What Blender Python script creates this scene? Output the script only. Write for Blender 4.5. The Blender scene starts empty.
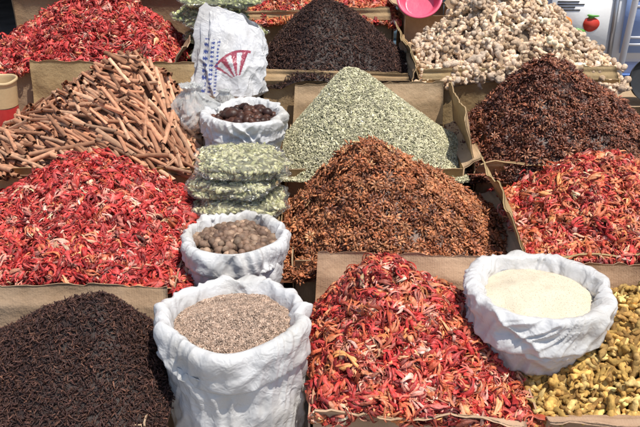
import bpy, math, numpy as np
from mathutils import Vector
rng = np.random.default_rng(7)
scene = bpy.context.scene

# ------------------------------------------------------------ numpy helpers
def vnoise(p, seed=0):
    p = np.asarray(p, float)
    i = np.floor(p).astype(np.int64); f = p - i; f = f*f*(3-2*f)
    def h(a, b, c):
        n = (a*374761393 + b*668265263 + c*1440662683 + seed*127412617) & 0xffffffff
        n = ((n ^ (n >> 13))*1274126177) & 0xffffffff
        n = n ^ (n >> 16)
        return n/4294967295.0*2-1
    x, y, z = i[:, 0], i[:, 1], i[:, 2]
    fx, fy, fz = f[:, 0], f[:, 1], f[:, 2]
    def L(a, b, t): return a+(b-a)*t
    a = L(L(h(x, y, z), h(x+1, y, z), fx), L(h(x, y+1, z), h(x+1, y+1, z), fx), fy)
    b = L(L(h(x, y, z+1), h(x+1, y, z+1), fx), L(h(x, y+1, z+1), h(x+1, y+1, z+1), fx), fy)
    return L(a, b, fz)
def fbm(p, seed=0, o=3):
    p = np.asarray(p, float); s = 0; a = 1
    for k in range(o):
        s = s + a*vnoise(p*(2**k)+17.3*k, seed+k); a *= .5
    return s
def unit(v): return v/np.maximum(np.linalg.norm(v, axis=-1, keepdims=True), 1e-9)

def tmpl(v, faces, shade=None):
    v = np.array(v, float)
    loops = np.array([i for f in faces for i in f], np.int64)
    sizes = np.array([len(f) for f in faces], np.int64)
    if shade is None: shade = np.ones(len(v))
    shade = np.array(shade, float)
    if shade.ndim == 1: shade = np.repeat(shade[:, None], 3, 1)
    return v, loops, sizes, shade
def tjoin(ts):
    V = []; Lp = []; S = []; C = []; o = 0
    for v, l, s, c in ts:
        V.append(v); Lp.append(l+o); S.append(s); C.append(c); o += len(v)
    return np.concatenate(V), np.concatenate(Lp), np.concatenate(S), np.concatenate(C)
def inst(t, pos, R, sc, col):
    v, l, s, c = t; K = len(pos); N = len(v)
    V = np.einsum('kij,nj->kni', R, v)*sc[:, None, None]+pos[:, None, :]
    Lp = l[None, :]+(np.arange(K)*N)[:, None]
    C = c[None]*col[:, None, :]
    return V.reshape(-1, 3), Lp.ravel(), np.tile(s, K), C.reshape(-1, 3)
def build(name, parts, mats, parent=None, smooth=True):
    """parts: list of (template, material index)"""
    ts = [p[0] for p in parts]
    V, Lp, S, C = tjoin(ts)
    me = bpy.data.meshes.new(name)
    me.vertices.add(len(V)); me.vertices.foreach_set('co', V.astype(np.float32).ravel())
    me.loops.add(len(Lp)); me.loops.foreach_set('vertex_index', Lp.astype(np.int32))
    me.polygons.add(len(S))
    st = np.concatenate([[0], np.cumsum(S)[:-1]]).astype(np.int32)
    me.polygons.foreach_set('loop_start', st)
    mi = np.concatenate([np.full(len(p[0][2]), p[1], np.int32) for p in parts])
    me.polygons.foreach_set('material_index', mi)
    if smooth: me.polygons.foreach_set('use_smooth', np.ones(len(S), bool))
    me.update(calc_edges=True)
    ca = me.color_attributes.new('Col', 'FLOAT_COLOR', 'POINT')
    C = np.clip(C, 0, .86)
    ca.data.foreach_set('color', np.concatenate([C, np.ones((len(C), 1))], 1).astype(np.float32).ravel())
    for m in (mats if isinstance(mats, list) else [mats]): me.materials.append(m)
    ob = bpy.data.objects.new(name, me); scene.collection.objects.link(ob)
    if parent: ob.parent = parent
    return ob
def empty(name):
    e = bpy.data.objects.new(name, None); scene.collection.objects.link(e); return e

def basis(n, lean=0.3, tvec=None):
    K = len(n)
    n = unit(n+rng.normal(0, 1, (K, 3))*lean)
    t = rng.normal(0, 1, (K, 3))
    if tvec is not None: t = np.array(tvec[0])[None]+t*tvec[1]
    t = unit(t-(t*n).sum(1, keepdims=True)*n)
    b = np.cross(n, t)
    return np.stack([t, b, n], 2)

def sample(f, n):
    u = rng.random(n*4); v = rng.random(n*4); e = 1e-3
    p = f(u, v); du = (f(u+e, v)-p)/e; dv = (f(u, v+e)-p)/e
    c = np.cross(du, dv); a = np.linalg.norm(c, axis=1)
    k = rng.choice(len(u), n, p=a/a.sum(), replace=False)
    return p[k], unit(c[k])
def grid(f, nu, nv, col=(1, 1, 1), u0=0., u1=1., v0=0., v1=1.):
    U, W = np.meshgrid(np.linspace(u0, u1, nu), np.linspace(v0, v1, nv), indexing='ij')
    p = f(U.ravel(), W.ravel())
    i, j = np.meshgrid(np.arange(nu-1), np.arange(nv-1), indexing='ij')
    a = (i*nv+j).ravel()
    q = np.stack([a, a+nv, a+nv+1, a+1], 1)
    return p, q.ravel(), np.full(len(q), 4), np.tile(np.array(col, float), (len(p), 1))

# ------------------------------------------------------------ templates
def tube(path, radii, seg=7, cap=True, shade=None, flat=1.0):
    path = np.array(path, float); m = len(path); V = []; F = []; sh = []
    for k in range(m):
        d = path[min(k+1, m-1)]-path[max(k-1, 0)]; d = d/np.linalg.norm(d)
        up = np.array([0, 0, 1.]) if abs(d[2]) < .9 else np.array([0, 1., 0])
        a = np.cross(up, d); a /= np.linalg.norm(a); b = np.cross(d, a)
        for s in range(seg):
            th = 2*math.pi*s/seg
            V.append(path[k]+radii[k]*(a*math.cos(th)+b*math.sin(th)*flat)); sh.append(1 if shade is None else shade[k])
    for k in range(m-1):
        for s in range(seg):
            s2 = (s+1) % seg
            F.append((k*seg+s, k*seg+s2, (k+1)*seg+s2, (k+1)*seg+s))
    if cap:
        F.append(tuple(range(seg))[::-1]); F.append(tuple((m-1)*seg+s for s in range(seg)))
    return tmpl(V, F, sh)
def ellip(r, seg=8, rings=5, c=(0, 0, 0), shade=1., noise=0., seed=0):
    V = [(0, 0, r[2])]; F = []
    for i in range(1, rings):
        ph = math.pi*i/rings
        for s in range(seg):
            th = 2*math.pi*s/seg
            V.append((r[0]*math.sin(ph)*math.cos(th), r[1]*math.sin(ph)*math.sin(th), r[2]*math.cos(ph)))
    V.append((0, 0, -r[2])); n = len(V)-1
    for s in range(seg):
        s2 = (s+1) % seg
        F.append((0, 1+s, 1+s2)); F.append((n, n-seg+s2, n-seg+s))
        for i in range(rings-2):
            a = 1+i*seg
            F.append((a+s, a+seg+s, a+seg+s2, a+s2))
    V = np.array(V)
    if noise: V = V*(1+noise*vnoise(V*(1.6/max(r))+seed*7.7, seed))[:, None]
    return tmpl(V+np.array(c), F, np.full(len(V), shade))

def mace(seed):
    """lacy aril: a cage of narrow curled arms rising from a common base, some forking"""
    r = np.random.default_rng(seed); parts = []
    nr = r.integers(5, 8); squash = r.uniform(.45, .85); span = r.uniform(3.0, 6.2); a0 = r.uniform(0, 6)
    for k in range(nr):
        a = a0+span*k/nr+r.uniform(-.2, .2)
        tint = np.array([[1, 1, 1], [1, 1, 1], [.7, .5, .5], [1.08, 1.5, 1.2], [1.06, 1.5, 1.6]][r.integers(0, 5)])
        w0 = r.uniform(.15, .30); rad0 = r.uniform(.75, 1.15); ph1 = r.uniform(1, 6)
        for fork in range(2 if r.random() < .55 else 1):
            tw = r.uniform(-1.3, 1.3); m = 10; L = r.uniform(2.0, 3.6); b = r.uniform(.0, .25); V = []; sh = []; cur = r.uniform(-.45, .15)
            for i in range(m):
                s = i/(m-1); ph = b+s*L
                aa = a+tw*s*s+.3*math.sin(7*s+ph1)*s
                R = rad0*(1+.16*math.sin(6*s+ph1))*(1+cur*s*s)
                p = np.array([R*math.sin(ph)*math.cos(aa), squash*R*math.sin(ph)*math.sin(aa), -1.25*R*math.cos(ph)])
                tl = 1.1*math.sin(4.5*s+ph1)
                t = np.array([-math.sin(aa), squash*math.cos(aa), tl]); t /= np.linalg.norm(t)
                w = w0*(1-.68*s**1.3)*(1+.38*math.sin(11*s+ph1*2))
                o = np.array([math.cos(aa), math.sin(aa), 0])*w*.8
                q = .78+.4*r.random()
                V += [p-t*w-o*.3, p+o, p+t*w-o*.3]; sh += [tint*q*.85, tint*q*1.15, tint*q*.85]
            F = []
            for i in range(m-1):
                for j in range(2):
                    F.append((i*3+j, i*3+j+1, i*3+j+4, i*3+j+3))
            parts.append(tmpl(V, F, sh))
    t = tjoin(parts); v = t[0]; v = (v-v.mean(0))[:, [2, 0, 1]]
    return (v,)+t[1:]
MACE = [mace(s) for s in range(20)]

def anise(seed):
    r = np.random.default_rng(100+seed); parts = []
    n = 8 if seed % 3 else 7; skip = r.integers(0, 2)
    for k in range(n-skip):
        a = 2*math.pi*k/n+r.uniform(-.08, .08); L = r.uniform(.88, 1.12); w = r.uniform(.095, .135); tz = r.uniform(.02, .2)
        P = [(.06, 0, 0), (.55*L, -w, .14), (.55*L, w, .14), (.5*L, 0, -.2), (L, 0, tz), (.55*L, 0, -.02), (.3*L, -w*.75, .08), (.3*L, w*.75, .08)]
        P = np.array(P); c, s = math.cos(a), math.sin(a)
        P = np.stack([P[:, 0]*c-P[:, 1]*s, P[:, 0]*s+P[:, 1]*c, P[:, 2]], 1)
        F = [(0, 6, 3), (6, 1, 3), (1, 4, 3), (0, 3, 7), (7, 3, 2), (2, 3, 4), (0, 5, 6), (6, 5, 1), (1, 5, 4), (0, 7, 5), (7, 2, 5), (2, 4, 5)]
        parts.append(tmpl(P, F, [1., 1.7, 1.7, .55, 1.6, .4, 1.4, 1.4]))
        if r.random() < .6:
            cc = (.55*L*c, .55*L*s, .06)
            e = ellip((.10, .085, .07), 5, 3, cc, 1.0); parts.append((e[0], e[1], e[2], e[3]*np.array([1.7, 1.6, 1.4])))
    return tjoin(parts)
ANISE = [anise(s) for s in range(8)]

def quill(seed):
    r = np.random.default_rng(200+seed); L = r.uniform(7.5, 13.); m = 5; k = 18
    turns = r.uniform(1.15, 1.7)*2*math.pi; V = []; sh = []; bend = r.uniform(-.2, .2); fat = r.uniform(.85, 1.25)
    ph = r.uniform(0, 6)
    for i in range(m):
        s = i/(m-1); x = (s-.5)*L
        for j in range(k):
            q = j/(k-1); th = q*turns+ph; rr = fat*(.62-.30*q)*(1+.025*math.sin(3*s+j))
            V.append((x+.10*math.sin(j*1.7)*(i in (0, m-1)), rr*math.cos(th)+bend*math.sin(math.pi*s), rr*math.sin(th)))
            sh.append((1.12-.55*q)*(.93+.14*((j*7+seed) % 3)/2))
    F = [(i*k+j, i*k+j+1, (i+1)*k+j+1, (i+1)*k+j) for i in range(m-1) for j in range(k-1)]
    return tmpl(V, F, sh)
QUILL = [quill(s) for s in range(14)]

def clove(seed):
    r = np.random.default_rng(300+seed); b = r.uniform(-.12, .12)
    st = tube([(-1, 0, 0), (-.3, b, 0), (.35, 0, 0), (.55, 0, 0)], [.1, .15, .2, .22], 5, True, [.8, 1, 1, .9])
    P = [st]
    for k in range(4):
        a = k*math.pi/2; c, s = math.cos(a), math.sin(a)
        P.append(tmpl([(.5, .12*c-.12*s, .12*s+.12*c), (.5, .12*c+.12*s, .12*s-.12*c), (.82, .42*c, .42*s), (.6, .3*c, .3*s)], [(0, 1, 2), (0, 2, 3), (1, 3, 2)], [1, 1, 1.3, .8]))
    if r.random() < .7: P.append(ellip((.17, .17, .17), 5, 4, (.78, 0, 0), 1.7))
    return tjoin(P)
CLOVE = [clove(s) for s in range(5)]

SEED = [tube([(-1, 0, 0), (-.4, .05, 0), (.4, .04, 0), (1, 0, 0)], [.06, .34, .34, .06], 5, False, [.9, 1, 1.05, 1]),
        tube([(-1, 0, 0), (-.3, -.1, 0), (.4, -.1, 0), (1, .1, 0)], [.05, .3, .28, .05], 5, False, [.8, 1, 1, 1])]
GRAIN = [ellip((1, .75, .7), 5, 4), ellip((.9, .8, .8), 5, 4)]
POD = [tube([(-1, 0, 0), (-.55, 0, 0), (0, .03, 0), (.55, 0, 0), (1, 0, 0)], [.08, .36, .45, .36, .07], 6, False, [.8, 1, 1.05, 1, .85])]

def root(seed, fat=1.0, knob=(1, 4)):
    r = np.random.default_rng(400+seed); P = []
    m = 9; y = 0; z = 0; path = []; rad = []
    for i in range(m):
        s = i/(m-1); y += r.uniform(-.17, .17); z += r.uniform(-.1, .1)
        path.append((-1+2*s, y, z)); rad.append(fat*(.29+.12*r.uniform(-1, 1))*(math.sin(math.pi*(s*.9+.05))**.4))
    P.append(tube(path, rad, 8, True, [.7+.5*r.random() for _ in range(m)], .8))
    for k in range(r.integers(*knob)):
        i = r.integers(1, m-1); d = r.uniform(-1, 1, 3); d[0] *= .7; d[2] *= .4; d /= np.linalg.norm(d)
        p = np.array(path[i]); l = r.uniform(.45, .8)
        P.append(tube([p, p+d*l*.5, p+d*l*.85, p+d*l], [.2*fat, .27*fat, .22*fat, .08*fat], 7, True, [1, 1, 1.1, .7]))
    return tjoin(P)
GINGER = [root(s, 1.15, (2, 5)) for s in range(9)]
TURM = [root(s+20, .8, (0, 3)) for s in range(9)]
NUT = [ellip((1, .8, .78), 10, 7, noise=.08, seed=s) for s in range(4)]

# ------------------------------------------------------------ materials
def new_mat(name):
    m = bpy.data.materials.new(name); m.use_nodes = True
    nt = m.node_tree; return m, nt, nt.nodes['Principled BSDF']
def bump(nt, bs, scale, strength, dist=.002, detail=3, tex='ShaderNodeTexNoise'):
    tc = nt.nodes.new('ShaderNodeTexCoord'); n = nt.nodes.new(tex)
    n.inputs['Scale'].default_value = scale
    if 'Detail' in n.inputs: n.inputs['Detail'].default_value = detail
    nt.links.new(tc.outputs['Object'], n.inputs['Vector'])
    b = nt.nodes.new('ShaderNodeBump'); b.inputs['Strength'].default_value = strength; b.inputs['Distance'].default_value = dist
    nt.links.new(n.outputs[0], b.inputs['Height']); nt.links.new(b.outputs[0], bs.inputs['Normal']); return n, b, tc
def spice(name, rough=.6, spec=.35, bs_=400, bstr=.5, varn=60., varm=.35, stretch=None):
    m, nt, bs = new_mat(name)
    a = nt.nodes.new('ShaderNodeAttribute'); a.attribute_name = 'Col'
    n, b, tc = bump(nt, bs, bs_, bstr)
    n2 = nt.nodes.new('ShaderNodeTexNoise'); n2.inputs['Scale'].default_value = varn; nt.links.new(tc.outputs['Object'], n2.inputs['Vector'])
    mr = nt.nodes.new('ShaderNodeMapRange'); mr.inputs[1].default_value = .3; mr.inputs[2].default_value = .7
    mr.inputs[3].default_value = 1-varm; mr.inputs[4].default_value = 1+varm
    nt.links.new(n2.outputs[0], mr.inputs[0])
    mx = nt.nodes.new('ShaderNodeVectorMath'); mx.operation = 'SCALE'
    nt.links.new(a.outputs['Color'], mx.inputs[0]); nt.links.new(mr.outputs[0], mx.inputs['Scale'])
    nt.links.new(mx.outputs[0], bs.inputs['Base Color'])
    bs.inputs['Roughness'].default_value = rough; bs.inputs['Specular IOR Level'].default_value = spec
    return m
M_MACE = spice('mace', .5, .4, 300, .6, 110., .3); M_AN = spice('star_anise', .45, .5, 400, .4, 60., .2); M_CIN = spice('cinnamon', .75, .25, 250, .35, 60., .2)
M_CL = spice('clove', .55, .4); M_SEED = spice('seed', .65, .3); M_ROOT = spice('root', .8, .2, 180, .8, 90, .3)
M_NUT = spice('nutmeg', .6, .3, 200, .6); M_DARKNUT = spice('dark_nut', .45, .35, 120, .4); M_POW = spice('powder', .9, .1, 300, .3, 30., .05)

def cardboard():
    m, nt, bs = new_mat('cardboard')
    tc = nt.nodes.new('ShaderNodeTexCoord')
    n = nt.nodes.new('ShaderNodeTexNoise'); n.inputs['Scale'].default_value = 5; n.inputs['Detail'].default_value = 9; n.inputs['Roughness'].default_value = .65
    nt.links.new(tc.outputs['Object'], n.inputs['Vector'])
    r = nt.nodes.new('ShaderNodeValToRGB'); r.color_ramp.elements[0].position = .3; r.color_ramp.elements[1].position = .7
    r.color_ramp.elements[0].color = (.42, .275, .155, 1); r.color_ramp.elements[1].color = (.68, .495, .315, 1)
    nt.links.new(n.outputs[0], r.inputs[0])
    a = nt.nodes.new('ShaderNodeAttribute'); a.attribute_name = 'Col'
    mx = nt.nodes.new('ShaderNodeVectorMath'); mx.operation = 'MULTIPLY'
    nt.links.new(r.outputs[0], mx.inputs[0]); nt.links.new(a.outputs['Color'], mx.inputs[1])
    nt.links.new(mx.outputs[0], bs.inputs['Base Color'])
    w = nt.nodes.new('ShaderNodeTexWave'); w.inputs['Scale'].default_value = 45; w.inputs['Distortion'].default_value = .6
    nt.links.new(tc.outputs['Object'], w.inputs['Vector'])
    ad = nt.nodes.new('ShaderNodeMath'); ad.operation = 'MULTIPLY_ADD'; ad.inputs[1].default_value = .012
    nt.links.new(w.outputs['Fac'], ad.inputs[0]); nt.links.new(n.outputs[0], ad.inputs[2])
    b = nt.nodes.new('ShaderNodeBump'); b.inputs['Distance'].default_value = .02; b.inputs['Strength'].default_value = .8
    nt.links.new(ad.outputs[0], b.inputs['Height']); nt.links.new(b.outputs[0], bs.inputs['Normal'])
    bs.inputs['Roughness'].default_value = .85; bs.inputs['Specular IOR Level'].default_value = .15
    return m
M_CARD = cardboard()

def fabric(name, col, rough=.24, transl=.18, usecol=False, bd=.005):
    m, nt, bs = new_mat(name)
    L = nt.links.new
    tc = nt.nodes.new('ShaderNodeTexCoord')
    def N(t, **k):
        n = nt.nodes.new(t)
        for a, b in k.items(): n.inputs[a].default_value = b
        return n
    d = N('ShaderNodeTexNoise', Scale=8, Detail=4); L(tc.outputs['Object'], d.inputs['Vector'])
    mixv = nt.nodes.new('ShaderNodeVectorMath'); mixv.operation = 'MULTIPLY_ADD'; mixv.inputs[1].default_value = (.2, .2, .2)
    L(d.outputs['Color'], mixv.inputs[0]); L(tc.outputs['Object'], mixv.inputs[2])
    last = None
    for sc, wt in ((14, 1.0), (31, .5), (70, .3)):
        v = N('ShaderNodeTexVoronoi', Scale=sc); v.feature = 'F1'; L(mixv.outputs[0], v.inputs['Vector'])
        mm = nt.nodes.new('ShaderNodeMath'); mm.operation = 'MULTIPLY_ADD'; mm.inputs[1].default_value = wt
        L(v.outputs['Distance'], mm.inputs[0])
        if last: L(last, mm.inputs[2])
        else: mm.inputs[2].default_value = 0
        last = mm.outputs[0]
    bk = N('ShaderNodeTexChecker', Scale=420); L(tc.outputs['Object'], bk.inputs['Vector'])
    ad = nt.nodes.new('ShaderNodeMath'); ad.operation = 'MULTIPLY_ADD'; ad.inputs[1].default_value = .03
    L(bk.outputs['Fac'], ad.inputs[0]); L(last, ad.inputs[2])
    b = N('ShaderNodeBump', Distance=bd, Strength=.8)
    L(ad.outputs[0], b.inputs['Height']); L(b.outputs[0], bs.inputs['Normal'])
    n2 = N('ShaderNodeTexNoise', Scale=7, Detail=7); L(tc.outputs['Object'], n2.inputs['Vector'])
    r = nt.nodes.new('ShaderNodeValToRGB'); r.color_ramp.elements[0].position = .28; r.color_ramp.elements[1].position = .58
    r.color_ramp.elements[0].color = (col[0]*.82, col[1]*.79, col[2]*.73, 1); r.color_ramp.elements[1].color = (*col, 1)
    L(n2.outputs[0], r.inputs[0]); src = r.outputs[0]
    if usecol:
        a = nt.nodes.new('ShaderNodeAttribute'); a.attribute_name = 'Col'
        mx = nt.nodes.new('ShaderNodeVectorMath'); mx.operation = 'MULTIPLY'; L(src, mx.inputs[0]); L(a.outputs['Color'], mx.inputs[1]); src = mx.outputs[0]
    L(src, bs.inputs['Base Color'])
    bs.inputs['Roughness'].default_value = rough; bs.inputs['Specular IOR Level'].default_value = .5
    if transl:
        tr = nt.nodes.new('ShaderNodeBsdfTranslucent'); tr.inputs['Color'].default_value = (.8, .78, .74, 1)
        mx = nt.nodes.new('ShaderNodeMixShader'); mx.inputs[0].default_value = transl
        out = nt.nodes['Material Output']
        L(bs.outputs[0], mx.inputs[1]); L(tr.outputs[0], mx.inputs[2]); L(mx.outputs[0], out.inputs[0])
    return m
M_SACK = fabric('woven_sack', (.74, .74, .745))

def film(name='clear_plastic', fac=.3, tint=(.93, .95, .95), dm=.4, ro=.10):
    m, nt, bs = new_mat(name); nt.nodes.remove(bs); out = nt.nodes['Material Output']
    t = nt.nodes.new('ShaderNodeBsdfTransparent'); t.inputs['Color'].default_value = (*tint, 1)
    g = nt.nodes.new('ShaderNodeBsdfGlossy'); g.inputs['Roughness'].default_value = ro
    d = nt.nodes.new('ShaderNodeBsdfDiffuse'); d.inputs['Color'].default_value = (.8, .8, .77, 1)
    tc = nt.nodes.new('ShaderNodeTexCoord'); n = nt.nodes.new('ShaderNodeTexNoise'); n.inputs['Scale'].default_value = 26; n.inputs['Distortion'].default_value = 3
    nt.links.new(tc.outputs['Object'], n.inputs['Vector'])
    b = nt.nodes.new('ShaderNodeBump'); b.inputs['Distance'].default_value = .035; b.inputs['Strength'].default_value = 1
    nt.links.new(n.outputs[0], b.inputs['Height']); nt.links.new(b.outputs[0], g.inputs['Normal'])
    m1 = nt.nodes.new('ShaderNodeMixShader'); m1.inputs[0].default_value = dm
    nt.links.new(g.outputs[0], m1.inputs[1]); nt.links.new(d.outputs[0], m1.inputs[2])
    m2 = nt.nodes.new('ShaderNodeMixShader'); m2.inputs[0].default_value = fac
    nt.links.new(t.outputs[0], m2.inputs[1]); nt.links.new(m1.outputs[0], m2.inputs[2]); nt.links.new(m2.outputs[0], out.inputs[0])
    return m
M_FILM = film(fac=.18, tint=(.98, .98, .97), dm=.15, ro=.14)
M_FILM2 = film('grey_plastic', .5, (.8, .82, .84), .6)
def plain(name, col, rough=.5, var=.12, bscale=60, metal=0):
    m, nt, bs = new_mat(name); n, b, tc = bump(nt, bs, bscale, .25, .003)
    r = nt.nodes.new('ShaderNodeValToRGB'); n2 = nt.nodes.new('ShaderNodeTexNoise'); n2.inputs['Scale'].default_value = 4; n2.inputs['Detail'].default_value = 7
    nt.links.new(tc.outputs['Object'], n2.inputs['Vector']); nt.links.new(n2.outputs[0], r.inputs[0])
    r.color_ramp.elements[0].position = .3; r.color_ramp.elements[1].position = .7
    r.color_ramp.elements[0].color = tuple(c*(1-var) for c in col)+(1,); r.color_ramp.elements[1].color = tuple(min(1, c*(1+var)) for c in col)+(1,)
    nt.links.new(r.outputs[0], bs.inputs['Base Color']); bs.inputs['Roughness'].default_value = rough; bs.inputs['Metallic'].default_value = metal
    return m

# ------------------------------------------------------------ builders
def palette(K, cols, probs, sig=.25):
    cols = np.array(cols); k = rng.choice(len(cols), K, p=np.array(probs)/sum(probs))
    c = cols[k]; k2 = rng.choice(len(cols), K, p=np.array(probs)/sum(probs)); w = rng.random((K, 1))*.4
    return (c*(1-w)+cols[k2]*w)*np.exp(rng.normal(0, sig, (K, 1)))

def scatter(f, n, templates, size, sizevar, cols, probs, lean=.3, lift=.5, sig=.25, tvec=None):
    p, nn = sample(f, n)
    nn = nn*np.sign(nn[:, 2:3]+1e-6) if f.up else nn
    parts = []; idx = rng.integers(0, len(templates), n)
    for k, t in enumerate(templates):
        s = idx == k; K = int(s.sum())
        if K == 0: continue
        sc = size*np.exp(rng.normal(0, sizevar, K))
        pos = p[s]+nn[s]*(rng.random((K, 1))-.25)*size*lift
        parts.append(inst(t, pos, basis(nn[s], lean, tvec), sc, palette(K, cols, probs, sig)))
    return parts

def mound(x0, x1, y0, y1, rim, ax, ay, az, seed=0, p=2.6, e=.13, rough=.012, low=-.10):
    H = az-rim
    def f(u, v):
        x = x0+(x1-x0)*u; y = y0+(y1-y0)*v
        dx = np.where(x > ax, (x-ax)/(x1-ax), (ax-x)/(ax-x0)); dy = np.where(y > ay, (y-ay)/(y1-ay), (ay-y)/(ay-y0))
        r = (np.abs(dx)**p+np.abs(dy)**p)**(1/p)
        r = r*(1+.07*vnoise(np.stack([x*5, y*5, x*0+seed*3.1], 1), seed+60))
        g = 1-(np.sqrt(r*r+e*e)-e)/(math.sqrt(1+e*e)-e)
        z = rim+H*np.maximum(g, low)
        q = np.stack([x*7, y*7, x*0+seed], 1)
        z = z+rough*fbm(q, seed, 3)*np.clip(1.3-r*.5, 0, 1)
        return np.stack([x, y, z], 1)
    f.up = True
    return f

def pile(name, rect, rim, apex, n, templates, size, mat, cols, probs, under=.35, seed=0, sizevar=.2, lean=.5, lift=.9, sig=.25, tvec=None, **kw):
    f = mound(*rect, rim, *apex, seed=seed, **kw)
    base = np.average(np.array(cols), axis=0, weights=probs)*under  # mound surface coloured darker: painted shade in the gaps between pieces
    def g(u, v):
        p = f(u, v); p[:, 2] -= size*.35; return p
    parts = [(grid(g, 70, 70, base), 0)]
    parts += [(t, 0) for t in scatter(f, n, templates, size, sizevar, cols, probs, lean, lift, sig, tvec)]
    return build(name, parts, mat)

def panel(P, th=.005, n=10, warp=.004, seed=0, col=(1, 1, 1), ragged=.002, crease=0.):
    P = np.array(P, float)   # P0,P1 lower edge, P2,P3 upper edge (P3 above P0)
    nrm = np.cross(P[1]-P[0], P[3]-P[0]); nrm /= np.linalg.norm(nrm)
    def f(off):
        def g(u, v):
            a = P[0]+(P[1]-P[0])*u[:, None]; b = P[3]+(P[2]-P[3])*u[:, None]
            q = a+(b-a)*v[:, None]
            w = fbm(q*6+seed, seed, 2)*warp*(.2+v)
            uc = .3+.4*((seed*37) % 100)/100
            w = w+crease*np.clip(1-np.abs(u-uc-.1*v)*5, 0, 1)*v-crease*.8*np.clip(1-np.abs(v-.55)*4, 0, 1)
            q = q+nrm*(w[:, None]+off)
            q[:, 2] += vnoise(np.stack([u*25, v*0+seed, v*0], 1), seed)*ragged*(v > .99)
            return q
        return g
    A = grid(f(0), n*2, n, col); B = grid(f(th), n*2, n, col)
    nu, nv = n*2, n; N = nu*nv; F = []
    per = [i*nv for i in range(nu)]+[(nu-1)*nv+j for j in range(1, nv)]+[i*nv+nv-1 for i in range(nu-2, -1, -1)]+[j for j in range(nv-2, 0, -1)]
    for i in range(len(per)):
        a = per[i]; b = per[(i+1) % len(per)]; F += [a, b, b+N, a+N]
    e = (np.zeros((0, 3)), np.array(F), np.full(len(F)//4, 4), np.zeros((0, 3)))
    B2 = (B[0], (B[1]).reshape(-1, 4)[:, ::-1].ravel(), B[2], B[3])
    V, Lp, S, C = tjoin([A, B2]); Lp = np.concatenate([Lp, e[1]]); S = np.concatenate([S, e[2]])
    return V, Lp, S, C
bcount = [0]
def box(name, x0, x1, y0, y1, zt, flaps={}, z0=0.0, col=(.84, .84, .84), closed=False):
    """flaps: side -> (length, outward angle from vertical in degrees)"""
    bcount[0] += 1; s = bcount[0]*11; parts = []
    rb = np.random.default_rng(900+bcount[0]); col = np.array(col)*np.array([1, rb.uniform(.93, 1.02), rb.uniform(.82, 1.08)])*rb.uniform(.82, 1.02)
    c = {'f': ((x0, y0), (x1, y0), (0, -1)), 'b': ((x1, y1), (x0, y1), (0, 1)), 'l': ((x0, y1), (x0, y0), (-1, 0)), 'r': ((x1, y0), (x1, y1), (1, 0))}
    for k, (a, b, o) in c.items():
        g = .006; a2 = (a[0]+(b[0]-a[0])*g, a[1]+(b[1]-a[1])*g); b2 = (b[0]+(a[0]-b[0])*g, b[1]+(a[1]-b[1])*g)
        s += 1; cc = np.array(col)*rng.uniform(.88, 1.02)
        parts.append((panel([(*a2, z0), (*b2, z0), (*b2, zt), (*a2, zt)], warp=.004, seed=s, col=cc), 0))
        if k in flaps:
            L, ang = flaps[k][:2]; ra = math.radians(ang); i0, i1 = (flaps[k][2:] if len(flaps[k]) > 2 else (.01, .02))
            dz = L*math.cos(ra); d = L*math.sin(ra)
            A = np.array([*a2, zt+.002]); B = np.array([*b2, zt+.002]); O = np.array([o[0]*d, o[1]*d, dz])
            D = B-A; sk = rng.uniform(-.012, .012)
            parts.append((panel([A+D*i0*.2, B-D*i1*.2, B-D*i1+O+np.array([0, 0, sk]), A+D*i0+O-np.array([0, 0, sk])], n=20, warp=.016, seed=s+50, col=cc*1.04, ragged=.006, crease=.006), 0))
    zz = zt-.004 if closed else z0+.006
    def fl(u, v): return np.stack([x0+.004+(x1-x0-.008)*u, y0+.004+(y1-y0-.008)*v, zz+0*u], 1)
    parts.append((grid(fl, 4, 4, col), 0))
    return build(name, parts, M_CARD, smooth=False)

def lathe_f(prof, cx, cy, z0, seed, fold=.006, wob=.05, tilt=(0, 0), crump=0.):
    prof = np.array(prof, float); d = np.concatenate([[0], np.cumsum(np.linalg.norm(np.diff(prof, axis=0), axis=1))]); d /= d[-1]
    rid = lambda n: (1-np.sqrt(n*n+.01))
    def f(u, v):
        u = np.clip(u, 0, 1)
        r = 0; z = 0
        for k, w in ((-.012, .25), (0, .5), (.012, .25)):
            uu = np.clip(u+k, 0, 1); r = r+w*np.interp(uu, d, prof[:, 0]); z = z+w*np.interp(uu, d, prof[:, 1])
        th = v*2*math.pi; c, s = np.cos(th), np.sin(th)
        q = np.stack([c*1.2, s*1.2, z*3+u*1.5], 1)
        wv = .35*vnoise(np.stack([c*2, s*2, u*6], 1), seed+21)
        sw = u*2.2+wv
        q2 = np.stack([np.cos(th+sw)*3.2, np.sin(th+sw)*3.2, z*1.5+u*2.5], 1); q3 = np.stack([np.cos(th-sw*.8)*7.5, np.sin(th-sw*.8)*7.5, z*3+u*6], 1)
        fo = (rid(2*vnoise(q2, seed+5))-.4)*fold+(rid(2*vnoise(q3, seed+9))-.4)*fold*.7
        if crump:
            X = np.stack([r*c, r*s, z], 1); X = X+.02*np.stack([vnoise(X*12, seed+31), vnoise(X*12, seed+32), vnoise(X*12, seed+33)], 1)
            fo = fo+crump*(rid(1.8*vnoise(X*17, seed+41))-.5)+crump*.6*(rid(1.8*vnoise(X*36, seed+42))-.5)
        rr = r*(1+wob*vnoise(q, seed))+fo*np.clip(r*8, 0, 1)
        zz = z+(.012*vnoise(np.stack([c*1.3, s*1.3, u*0], 1), seed+3)+fo*.6+tilt[0]*c*r+tilt[1]*s*r)*np.clip((z-prof[:, 1].max()*.6)*8, 0, 1)
        return np.stack([cx+rr*c, cy+rr*s, z0+zz], 1)
    f.up = False
    return f

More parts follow.
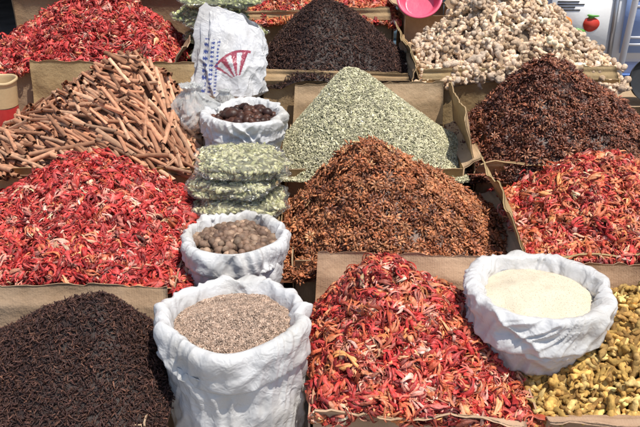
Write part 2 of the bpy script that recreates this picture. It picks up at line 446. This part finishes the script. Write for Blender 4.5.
def sack(name, cx, cy, R, z0, h, cuff, content, seed, inner=.8, taper=.86, dome=.03, depth=.05, roll=.05, mat=None, fold=.010, tilt=(0, 0), crump=.0018):
    t = taper
    prof = [(0, .0), (R*t*.85, 0), (R*t*.97, .02), (R*t*1.0, .1*h), (R*(t+.05), .45*h), (R*(t+.09), h-cuff*1.25), (R*.95, h-cuff*.75),
            (R*.96, h-cuff*1.0), (R*1.0, h-cuff*1.06), (R*1.03, h-cuff*.98), (R*1.02, h-cuff*.6), (R*1.06, h-roll*.7), (R*1.04, h-roll*.2), (R*.96, h), (R*.87, h-roll*.10),
            (R*inner, h-roll*.75), (R*(inner-.02), h-depth-.03)]
    f = lathe_f(prof, cx, cy, z0, seed, fold=fold, tilt=tilt, crump=crump)
    e = empty(name)
    build('bag', [(grid(f, 170, 260), 0)], mat or M_SACK, e)
    n, templates, size, cmat, cols, probs, kw = content
    ulim = (inner+.02)
    def g(u, v):
        th = v*2*math.pi; r = u*R*ulim
        z = z0+h-depth+dome*(1-u**2)+kw.get('rough', .006)*fbm(np.stack([r*np.cos(th)*12, r*np.sin(th)*12, 0*r], 1), seed)
        z = z+tilt[0]*np.cos(th)*r+tilt[1]*np.sin(th)*r
        return np.stack([cx+r*np.cos(th), cy+r*np.sin(th), z], 1)
    g.up = True
    ku = {k: v for k, v in kw.items() if k not in ('rough', 'under')}
    base = np.average(np.array(cols), axis=0, weights=probs)*kw.get('under', .4)  # bed darkened by default, painting in the shade between grains
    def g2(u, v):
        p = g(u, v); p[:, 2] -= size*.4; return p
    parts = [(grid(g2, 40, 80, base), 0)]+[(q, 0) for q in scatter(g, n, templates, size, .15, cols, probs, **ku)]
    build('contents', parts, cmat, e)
    return e

def pillow(cx, cy, cz, a, b, c, seed, rotz=0, ex=.55, namp=.09, tx=0, pinch=.75):
    ca, sa = math.cos(rotz), math.sin(rotz)
    def f(u, v):
        ph = (u-.5)*math.pi; th = v*2*math.pi
        sp = lambda x, e: np.sign(x)*np.abs(x)**e
        x = sp(np.cos(ph), ex+.2)*sp(np.cos(th), ex); y = sp(np.cos(ph), ex+.2)*sp(np.sin(th), ex); z = sp(np.sin(ph), .9)
        k = 1+namp*fbm(np.stack([x*2, y*2, z*2], 1)+seed, seed, 3)
        pin = 1-pinch*np.clip(np.abs(x)-.72, 0, 1)/.3
        x, y, z = x*a*k, y*b*k, z*c*k*pin
        z = z+tx*x
        return np.stack([cx+x*ca-y*sa, cy+x*sa+y*ca, cz+z], 1)
    f.up = False
    return f
def clearbag(parent, nm, f, fo, n, cols, probs, size=.0105):
    base = np.average(np.array(cols), axis=0, weights=probs)*.4  # inner surface toned down as painted shade between the pods
    p, nn = sample(f, n)
    sc = size*np.exp(rng.normal(0, .15, n))
    t = inst(POD[0], p, basis(nn, .35), sc, palette(n, cols, probs, .2))
    build(nm+'_pods', [(grid(f, 24, 40, base), 0), (t, 0)], M_SEED, parent)
    build(nm+'_film', [(grid(fo, 50, 90), 0)], M_FILM, parent)

def prim(name, P, mat, parent=None, smooth=False):
    return build(name, [(p, 0) for p in (P if isinstance(P, list) else [P])], mat, parent, smooth)
import bmesh
def cuboid(x0, x1, y0, y1, z0, z1, bev=.004):
    bm = bmesh.new(); bmesh.ops.create_cube(bm, size=1)
    for v in bm.verts: v.co = Vector(((x0+x1)/2+v.co.x*(x1-x0), (y0+y1)/2+v.co.y*(y1-y0), (z0+z1)/2+v.co.z*(z1-z0)))
    bmesh.ops.bevel(bm, geom=bm.edges[:], offset=bev, segments=2, affect='EDGES')
    bm.verts.index_update()
    t = tmpl([v.co[:] for v in bm.verts], [tuple(v.index for v in f.verts) for f in bm.faces]); bm.free(); return t
def disc(cx, y, cz, rx, rz, th=.004, n=28, wob=0):
    V = []; 
    for k in range(n):
        a = 2*math.pi*k/n; w = 1+wob*math.sin(3*a+1)
        V.append((cx+rx*w*math.cos(a), y, cz+rz*w*math.sin(a)))
    V += [(x, y-th, z) for x, _, z in V]
    F = [tuple(range(n, 2*n))]+[(k, (k+1) % n, (k+1) % n+n, k+n) for k in range(n)]
    return tmpl(V, F)

# ------------------------------------------------------------ palettes
RED = [(.52, .045, .040), (.64, .17, .075), (.64, .24, .18), (.22, .014, .014), (.62, .31, .20)]
P_LEFT = [.52, .10, .18, .20, .02]; P_FRONT = [.36, .32, .16, .16, .04]; P_RIGHT = [.32, .44, .12, .12, .03]
ANB = [(.25, .080, .032), (.34, .13, .055), (.12, .038, .02), (.42, .19, .09)]
CLB = [(.060, .026, .020), (.035, .016, .014), (.12, .055, .035)]

# ------------------------------------------------------------ boxes
cb = 'cardboard_box'
box(cb, -.98, -.42, 1.50, 1.90, .40, {'b': (.13, 8)})
box(cb, -.02, .50, 1.52, 2.02, .40, {'b': (.16, 18), 'f': (.03, 40)})
box(cb, .53, 1.12, 1.53, 2.02, .40, {'b': (.13, 10), 'f': (.05, 70)})
box(cb, -1.15, -.42, 1.97, 2.60, .50)
box(cb, -.08, .58, 2.13, 2.64, .50, {'r': (.05, 70)})
box(cb, .64, 1.30, 2.13, 2.66, .50, {'l': (.16, 25), 'f': (.03, 30)})
box(cb, -1.20, -.46, 2.64, 3.18, .60, {'b': (.24, 5)})
box(cb, -.12, .52, 2.68, 3.18, .58, {'b': (.17, 8), 'r': (.08, 60)})
box(cb, .57, 1.30, 2.70, 3.22, .58, {'l': (.18, 12), 'f': (.03, 30)})
box(cb, -1.42, -.62, 3.24, 3.85, .80, {'r': (.1, 30)})
box(cb, -.24, .38, 3.24, 3.85, .75, {'r': (.06, 20), 'f': (.04, -8)})
box(cb, .42, 1.26, 3.26, 3.90, .75, {'l': (.12, 20), 'f': (.05, -8)})

# ------------------------------------------------------------ spice piles
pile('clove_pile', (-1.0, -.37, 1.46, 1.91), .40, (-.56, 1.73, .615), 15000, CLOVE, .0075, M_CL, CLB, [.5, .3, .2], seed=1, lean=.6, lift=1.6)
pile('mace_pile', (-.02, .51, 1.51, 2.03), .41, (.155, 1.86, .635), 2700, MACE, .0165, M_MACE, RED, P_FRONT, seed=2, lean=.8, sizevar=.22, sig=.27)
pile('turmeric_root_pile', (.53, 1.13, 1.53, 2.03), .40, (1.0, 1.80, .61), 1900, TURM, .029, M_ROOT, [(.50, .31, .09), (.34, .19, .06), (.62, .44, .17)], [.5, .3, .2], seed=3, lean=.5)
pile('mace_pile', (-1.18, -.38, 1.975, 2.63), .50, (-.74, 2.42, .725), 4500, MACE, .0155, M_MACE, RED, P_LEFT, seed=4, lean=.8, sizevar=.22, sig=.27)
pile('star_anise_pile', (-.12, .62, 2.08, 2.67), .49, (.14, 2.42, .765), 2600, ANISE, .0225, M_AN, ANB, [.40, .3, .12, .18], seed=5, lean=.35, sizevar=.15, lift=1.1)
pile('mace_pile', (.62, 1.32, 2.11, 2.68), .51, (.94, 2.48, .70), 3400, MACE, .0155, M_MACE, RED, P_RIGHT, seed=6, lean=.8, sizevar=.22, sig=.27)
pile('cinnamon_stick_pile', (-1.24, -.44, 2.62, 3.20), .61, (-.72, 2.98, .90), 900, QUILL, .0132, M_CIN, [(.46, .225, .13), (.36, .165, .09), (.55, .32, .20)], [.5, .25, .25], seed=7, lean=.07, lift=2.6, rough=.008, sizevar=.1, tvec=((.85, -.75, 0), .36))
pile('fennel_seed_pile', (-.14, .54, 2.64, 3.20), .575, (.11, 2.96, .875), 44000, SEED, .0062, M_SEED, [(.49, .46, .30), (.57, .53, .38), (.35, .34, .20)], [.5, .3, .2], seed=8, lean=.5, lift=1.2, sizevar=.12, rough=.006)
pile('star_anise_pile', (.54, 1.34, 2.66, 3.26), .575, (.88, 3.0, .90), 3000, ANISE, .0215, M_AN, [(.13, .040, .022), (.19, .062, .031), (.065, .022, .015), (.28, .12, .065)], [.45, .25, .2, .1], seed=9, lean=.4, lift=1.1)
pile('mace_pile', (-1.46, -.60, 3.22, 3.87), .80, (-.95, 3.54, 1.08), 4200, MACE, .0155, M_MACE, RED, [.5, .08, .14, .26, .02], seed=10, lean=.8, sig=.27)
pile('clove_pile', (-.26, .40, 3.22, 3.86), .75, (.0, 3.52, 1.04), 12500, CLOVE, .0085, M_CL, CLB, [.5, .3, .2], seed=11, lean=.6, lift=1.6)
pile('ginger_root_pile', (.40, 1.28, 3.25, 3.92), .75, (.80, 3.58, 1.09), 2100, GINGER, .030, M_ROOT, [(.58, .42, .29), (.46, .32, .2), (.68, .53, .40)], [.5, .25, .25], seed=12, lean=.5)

# ------------------------------------------------------------ sacks
sack('seed_sack', -.215, 1.69, .185, 0, .60, .11, (17000, GRAIN, .0022, M_SEED, [(.38, .27, .20), (.28, .19, .14), (.5, .38, .30)], [.5, .25, .25], dict(lean=.5, lift=1.2, sig=.2)), 31, inner=.80, depth=.045, dome=.03)
sack('flour_sack', .57, 1.80, .185, .405, .205, .10, (2000, GRAIN, .0009, M_POW, [(.66, .58, .45), (.62, .54, .41)], [.6, .4], dict(lean=.5, lift=-.2, sig=.03, under=1.0, rough=.006)), 42, inner=.78, depth=.04, dome=.025, taper=.82)
sack('nutmeg_sack', -.255, 2.13, .155, 0, .60, .08, (420, NUT, .0135, M_NUT, [(.20, .125, .085), (.14, .085, .06), (.28, .19, .13)], [.5, .25, .25], dict(lean=.9, lift=1.2, sig=.2)), 53, inner=.80, depth=.05, dome=.03)
box(cb, -.41, -.13, 2.32, 2.62, .52, closed=True)
box(cb, -.42, -.15, 2.66, 2.98, .50, closed=True)
sack('black_cardamom_sack', -.28, 2.81, .148, .503, .255, .08, (180, NUT, .019, M_DARKNUT, [(.055, .022, .014), (.035, .015, .012), (.11, .045, .028)], [.5, .3, .2], dict(lean=.9, lift=1.2, sig=.3)), 64, inner=.74, depth=.045, dome=.025, fold=.013, crump=.004)

# ------------------------------------------------------------ green cardamom bags
GRN = [(.50, .48, .27), (.62, .58, .38), (.36, .36, .18)]
for k, (z, dx, rz, tx) in enumerate([(.558, .005, .06, 0), (.622, -.012, -.2, .06), (.682, .008, .16, -.08)]):
    e = empty('cardamom_bag')
    a = (-.275+dx, 2.45+.02*k, z)
    clearbag(e, 'cardamom', pillow(*a, .135, .125, .031, 70+k, rz, tx=tx, namp=.16), pillow(*a, .155, .138, .038, 70+k, rz, tx=tx, namp=.16), 1100, GRN, [.5, .3, .2])
box(cb, -.60, -.28, 3.40, 3.85, .74, closed=True)
for k, (x, y, z, rz) in enumerate([(-.45, 3.62, .785, .1), (-.43, 3.6, .865, -.25), (-.49, 3.64, .945, .25), (-.44, 3.62, 1.02, -.1)]):
    e = empty('cardamom_bag')
    clearbag(e, 'cardamom', pillow(x, y, z, .155, .15, .038, 80+k, rz, namp=.16), pillow(x, y, z, .168, .162, .046, 80+k, rz, namp=.16), 900, [(.38, .40, .17), (.50, .50, .27), (.26, .29, .10)], [.5, .3, .2])

# ------------------------------------------------------------ printed plastic bag (slumped, flat), grey plastic bags
M_PRINT = fabric('printed_plastic', (.78, .78, .80), .3, .15, usecol=True, bd=.005)
box(cb, -.58, -.27, 3.02, 3.37, .68, closed=True)
def bag_f(u, v):
    th = v*2*math.pi; s = u
    w = .150*np.interp(s, [0, .03, .12, .55, .8, .93, 1], [.0, .75, 1, .97, .88, .80, .66])
    d = .085*np.interp(s, [0, .03, .12, .5, .8, .93, 1], [.0, .8, 1.1, .9, .45, .15, .04])
    c, n = np.cos(th), np.sin(th)
    c = np.sign(c)*np.abs(c)**.8
    q = np.stack([c*1.6, n*1.6, s*2.6], 1)
    k = 1+.11*fbm(q, 5, 2)+.10*(1-2*np.abs(vnoise(np.stack([c*3+s*3, n*3, s*3], 1), 8)))+.05*(1-2*np.abs(vnoise(np.stack([c*6-s*5, n*6, s*7], 1), 9)))
    x = w*c*k; y = d*n*k; z = s*.33*(1+.07*vnoise(np.stack([c*3, n, s], 1), 4))
    return np.stack([-.385+x*.96+z*.10, 3.19+y+z*.22, .685+z-.28*x*s], 1)
bag_f.up = False
P = grid(bag_f, 200, 360)
C = P[3]; V = P[0]; lx = V[:, 0]+.385-(V[:, 2]-.685)*.10; lz = V[:, 2]-.685; front = V[:, 1] < 3.19+(V[:, 2]-.685)*.22
ex, ez = .045, .095; dx = lx-ex; dz = lz-ez; a_ = .35; dx, dz = dx*math.cos(a_)+dz*math.sin(a_), -dx*math.sin(a_)+dz*math.cos(a_)
rr = np.hypot(dx, dz); an = np.arctan2(dx, dz)
shell = front & (rr < .115) & (rr > .025) & (np.abs(an) < .72) & ((np.sin(an*15) > -.05) | (rr > .106))
C[shell] = (.45, .06, .11)
for r0, r1, w in ((-.105, -.085, 61), (-.075, -.06, 90), (-.05, -.04, 120)):
    tx = front & (lx > r0) & (lx < r1) & (lz > .05) & (lz < .25) & (np.sin(lz*w*4.2)+.7*np.sin(lz*w*9.1+lx*600) > .0)
    C[tx] = (.06, .10, .38)
build('printed_plastic_bag', [((V, P[1], P[2], C), 0)], M_PRINT)
for nm, a, zz, sd, sc in (('crumpled_plastic_bag', (-.48, 2.90), .66, 95, 1.), ('crumpled_plastic_bag', (-.37, 3.00), .685, 97, .55)):
    fg = lathe_f(np.array([(0, 0), (.06, 0), (.085, .03), (.08, .09), (.05, .13), (.03, .15), (.05, .17), (0, .17)])*sc, *a, zz, sd, fold=.02, wob=.35, crump=.012)
    build(nm, [(grid(fg, 90, 130), 0)], M_FILM2)
box(cb, -.60, -.44, 2.80, 3.00, .655, closed=True)

# ------------------------------------------------------------ back row beyond the piles
box(cb, -.40, .36, 3.95, 4.50, .86, {'f': (.05, -5)})
pile('mace_pile', (-.42, .38, 3.93, 4.52), .86, (.0, 4.25, 1.10), 2600, MACE, .0165, M_MACE, RED, P_RIGHT, seed=14, lean=.8)
box(cb, -1.5, -.62, 3.95, 4.5, 1.0, {'f': (.12, 10)}, col=(.6, .56, .52))
box(cb, .42, .66, 3.96, 4.3, .88, {'l': (.1, 40), 'r': (.1, 40)}, col=(.9, .92, 1.0))
box(cb, .86, 1.10, 4.0, 4.3, .93, closed=True, col=(.8, .75, .7))
pk = plain('pink_plastic', (.70, .10, .18), .3, .06)
bas = [(0, 0), (.06, 0), (.075, .01), (.10, .07), (.112, .072), (.112, .077), (.098, .078), (.07, .014), (0, .012)]
fbn = lathe_f(bas, 0, 0, 0, 3, fold=0, wob=.0)
ob = build('plastic_basin', [(grid(fbn, 60, 60), 0)], pk)
ob.location = (.49, 3.98, .925); ob.rotation_euler = (math.radians(50), math.radians(8), math.radians(-15))

# tapered bucket at far left
bk = empty('bucket')
box(cb, -1.52, -1.23, 2.72, 3.18, .595, closed=True)
fbk = lathe_f([(0, 0), (.052, 0), (.056, .01), (.062, .10), (.062, .10)], -1.27, 3.06, .60, 5, fold=0, wob=0)
build('red_lower_body', [(grid(fbk, 30, 48), 0)], plain('red_plastic', (.5, .04, .04), .35), bk)
fbk = lathe_f([(.0625, .10), (.070, .20), (.076, .20), (.076, .212), (.068, .214), (.055, .05), (0, .03)], -1.27, 3.06, .60, 5, fold=0, wob=0)
build('pale_upper_body', [(grid(fbk, 40, 48), 0)], plain('cream_plastic', (.55, .40, .22), .4), bk)

# ------------------------------------------------------------ vendor cart with poster, wheel, jars (upper right)
white = plain('white_paint', (.76, .77, .80), .35, .05); lav = plain('lavender_paint', (.52, .56, .76), .4, .06)
steel = plain('steel', (.5, .5, .52), .35, .1, metal=.8); black = plain('black_rubber', (.02, .02, .022), .6, .2)
redp = plain('red_print', (.62, .05, .03), .45); greenp = plain('green_print', (.12, .36, .06), .45); bluep = plain('blue_print', (.05, .16, .5), .45)
orangep = plain('orange_print', (.75, .25, .05), .45)
cart = empty('vendor_cart')
cx0, cx1, cy = 1.18, 2.7, 4.45
prim('upper_cabinet', cuboid(cx0, cx1, cy, cy+.8, .52, 1.02, .02), white, cart)
prim('lower_cabinet', cuboid(cx0+.02, cx1-.02, cy+.02, cy+.78, .16, .515, .015), lav, cart)
prim('counter_top', cuboid(cx0-.04, cx1+.04, cy-.05, cy+.84, 1.023, 1.05, .008), steel, cart)
prim('panel_trim', [cuboid(x, x+.025, cy-.012, cy-.001, .54, 1.0, .003) for x in (cx0+.02, 1.62, 2.06, cx1-.06)], steel, cart)
prim('lower_trim', [cuboid(cx0, cx1, cy-.004, cy+.016, .30, .325, .003), cuboid(cx0, cx1, cy-.004, cy+.016, .44, .455, .003)], bluep, cart)
for wx in (1.42, 2.4):
    def wf(u, v, wx=wx):
        a = u*2*math.pi; b = v*2*math.pi; r = .14+.03*np.cos(b)
        return np.stack([wx+r*np.cos(a), cy-.04+.025*np.sin(b), .17+r*np.sin(a)], 1)
    build('wheel_tyre', [(grid(wf, 40, 14), 0)], black, cart)
    prim('wheel_spokes', [tube([(wx, cy-.04, .17), (wx+.12*math.cos(a), cy-.04, .17+.12*math.sin(a))], [.008, .008], 6) for a in np.linspace(0, 2*math.pi, 9)[:-1]], steel, cart)
po = empty('food_poster'); py = cy-.016
prim('sheet', cuboid(1.27, 1.60, py-.004, py, .56, .98, .001), plain('poster_white', (.82, .82, .82), .4, .03), po)
prim('tomato', [disc(1.50, py-.0045, .74, .045, .04, .004, wob=.04)], redp, po)
prim('leaf', [disc(1.50, py-.010, .785, .03, .010, .003, wob=.3), disc(1.44, py-.0045, .70, .03, .018, .003, wob=.2)], greenp, po)
prim('text_lines', [cuboid(1.30+.012*k, 1.30+.012*k+.008, py-.007, py-.0045, .90+.01*(k % 3 == 0), .935+.008*(k % 2), .001) for k in range(20)], bluep, po)
prim('small_text_lines', [cuboid(1.30, 1.30+l, py-.007, py-.0045, z, z+.006, .001) for l, z in ((.12, .86), (.15, .845), (.10, .83), (.13, .815), (.08, .62), (.12, .605))], black, po)
prim('picture', [disc(1.35, py-.0045, .74, .04, .05, .003, wob=.1)], orangep, po)
po2 = empty('notice_board')
prim('sheet', cuboid(1.68, 2.02, py-.004, py, .58, .97, .001), plain('notice_blue', (.30, .42, .72), .4, .05), po2)
prim('text_lines', [cuboid(1.71, 1.71+l, py-.007, py-.0045, z, z+.014, .001) for l, z in ((.26, .91), (.2, .87), (.24, .83), (.16, .66), (.2, .62))], white, po2)
prim('picture', [disc(1.83, py-.0045, .75, .06, .05, .003, wob=.1)], redp, po2)
for k, (x, mt) in enumerate([(1.26, white), (1.36, greenp), (1.46, white), (1.57, orangep), (1.68, bluep), (1.82, white), (1.95, redp)]):
    fj = lathe_f([(0, 0), (.035, 0), (.04, .01), (.04, .09), (.03, .105), (.03, .112), (.034, .113), (.034, .135), (0, .137)], x, 4.62, 1.052, k, fold=0, wob=0)
    build('food_jar', [(grid(fj, 40, 30), 0)], mt)
prim('umbrella_pole', [tube([(1.52, 4.05, 0.02), (1.60, 4.05, 1.3), (1.68, 4.05, 2.6)], [.016, .016, .016], 14), tube([(1.52, 4.05, 0), (1.52, 4.05, .02), (1.52, 4.05, .05)], [.16, .15, .03], 24)], white, smooth=True)
pan = lathe_f([(0, 0), (.07, 0), (.10, .02), (.115, .05), (.118, .05), (.10, .015), (.068, .006), (0, .006)], 0, 0, 0, 3, fold=0, wob=0)
pe = build('frying_pan', [(grid(pan, 50, 48), 0), (tube([(.11, 0, .045), (.2, 0, .06), (.27, 0, .06)], [.010, .011, .012], 8), 0)], black)
pe.scale = (.8, .8, .8); pe.location = (1.43, 3.45, .69); pe.rotation_euler = (math.radians(70), 0, math.radians(20))
box(cb, 1.32, 1.62, 3.36, 3.8, .60, closed=True)
box(cb, 1.37, 1.64, 2.75, 3.2, .56, {'l': (.1, 10)})

# ------------------------------------------------------------ ground, building, world
gm = plain('concrete_ground', (.24, .21, .185), .9, .35, 30)
prim('ground', tmpl([(-150, -150, 0), (150, -150, 0), (150, 150, 0), (-150, 150, 0)], [(0, 1, 2, 3)]), gm)
wallm = plain('plaster', (.42, .36, .29), .9, .2, 25); dark = plain('dark_wood', (.035, .028, .024), .7, .3); shut = plain('shutter_paint', (.10, .16, .20), .5, .15)
sh = empty('shop_building'); Y = 6.6
segs = [(-9, -3.6), (-1.5, .3), (2.2, 4.4), (6.4, 9)]
for i, (a, b) in enumerate(segs): prim('wall', cuboid(a, b, Y, Y+.3, 0, 2.6, .01), wallm, sh)
prim('upper_wall', cuboid(-9, 9, Y, Y+.3, 2.603, 6.2, .01), wallm, sh)
prim('back_room', cuboid(-9, 9, Y+3, Y+3.2, 0, 6.2, .01), dark, sh)
prim('side_wall', [cuboid(-9, -8.8, Y+.302, Y+2.99, 0, 6.2), cuboid(8.8, 9, Y+.302, Y+2.99, 0, 6.2)], wallm, sh)
prim('roof', cuboid(-9.2, 9.2, Y-.3, Y+3.3, 6.203, 6.4, .02), dark, sh)
for a, b in ((.3, 2.2), (4.4, 6.4)):
    prim('roller_shutter', [cuboid(a+.01, b-.01, Y+.1, Y+.13, .05+k*.1, .145+k*.1, .012) for k in range(25)], shut, sh)
for k in range(4):
    x = -7+4.4*k
    prim('window', cuboid(x, x+1.1, Y-.01, Y+.05, 3.6, 5.0, .01), dark, sh)
    prim('window_frame', [cuboid(x-.08, x-.002, Y-.03, Y-.001, 3.5, 5.1), cuboid(x+1.102, x+1.18, Y-.03, Y-.001, 3.5, 5.1), cuboid(x-.001, x+1.101, Y-.03, Y-.011, 5.01, 5.1), cuboid(x-.001, x+1.101, Y-.05, Y-.011, 3.5, 3.59)], white, sh)
prim('awning', tmpl([(-4, Y-1.4, 2.35), (-1.2, Y-1.4, 2.35), (-1.2, Y-.01, 2.85), (-4, Y-.01, 2.85)], [(0, 1, 2, 3)]), dark, sh)

w = bpy.data.worlds.new('World'); scene.world = w; w.use_nodes = True
nt = w.node_tree; bg = nt.nodes['Background']; sky = nt.nodes.new('ShaderNodeTexSky'); sky.sky_type = 'NISHITA'; sky.sun_disc = False
S = Vector((.30, -.28, .95)).normalized()
sky.sun_elevation = math.asin(S.z); sky.sun_rotation = math.atan2(S.x, S.y)
nt.links.new(sky.outputs[0], bg.inputs[0]); bg.inputs[1].default_value = .14
sl = bpy.data.lights.new('sun', 'SUN'); sl.energy = 5.0; sl.angle = math.radians(.6); sl.color = (1, .94, .84)
so = bpy.data.objects.new('sun', sl); so.rotation_euler = S.to_track_quat('Z', 'Y').to_euler(); so.location = (3, -3, 8); scene.collection.objects.link(so)
cam = bpy.data.cameras.new('camera'); co = bpy.data.objects.new('camera', cam); scene.collection.objects.link(co)
co.location = (0, 0, 1.65); co.rotation_euler = (math.radians(90-25), 0, 0); cam.lens = 44.7; cam.sensor_width = 36; cam.clip_end = 500
scene.camera = co
scene.view_settings.view_transform = 'Standard'; scene.view_settings.look = 'None'
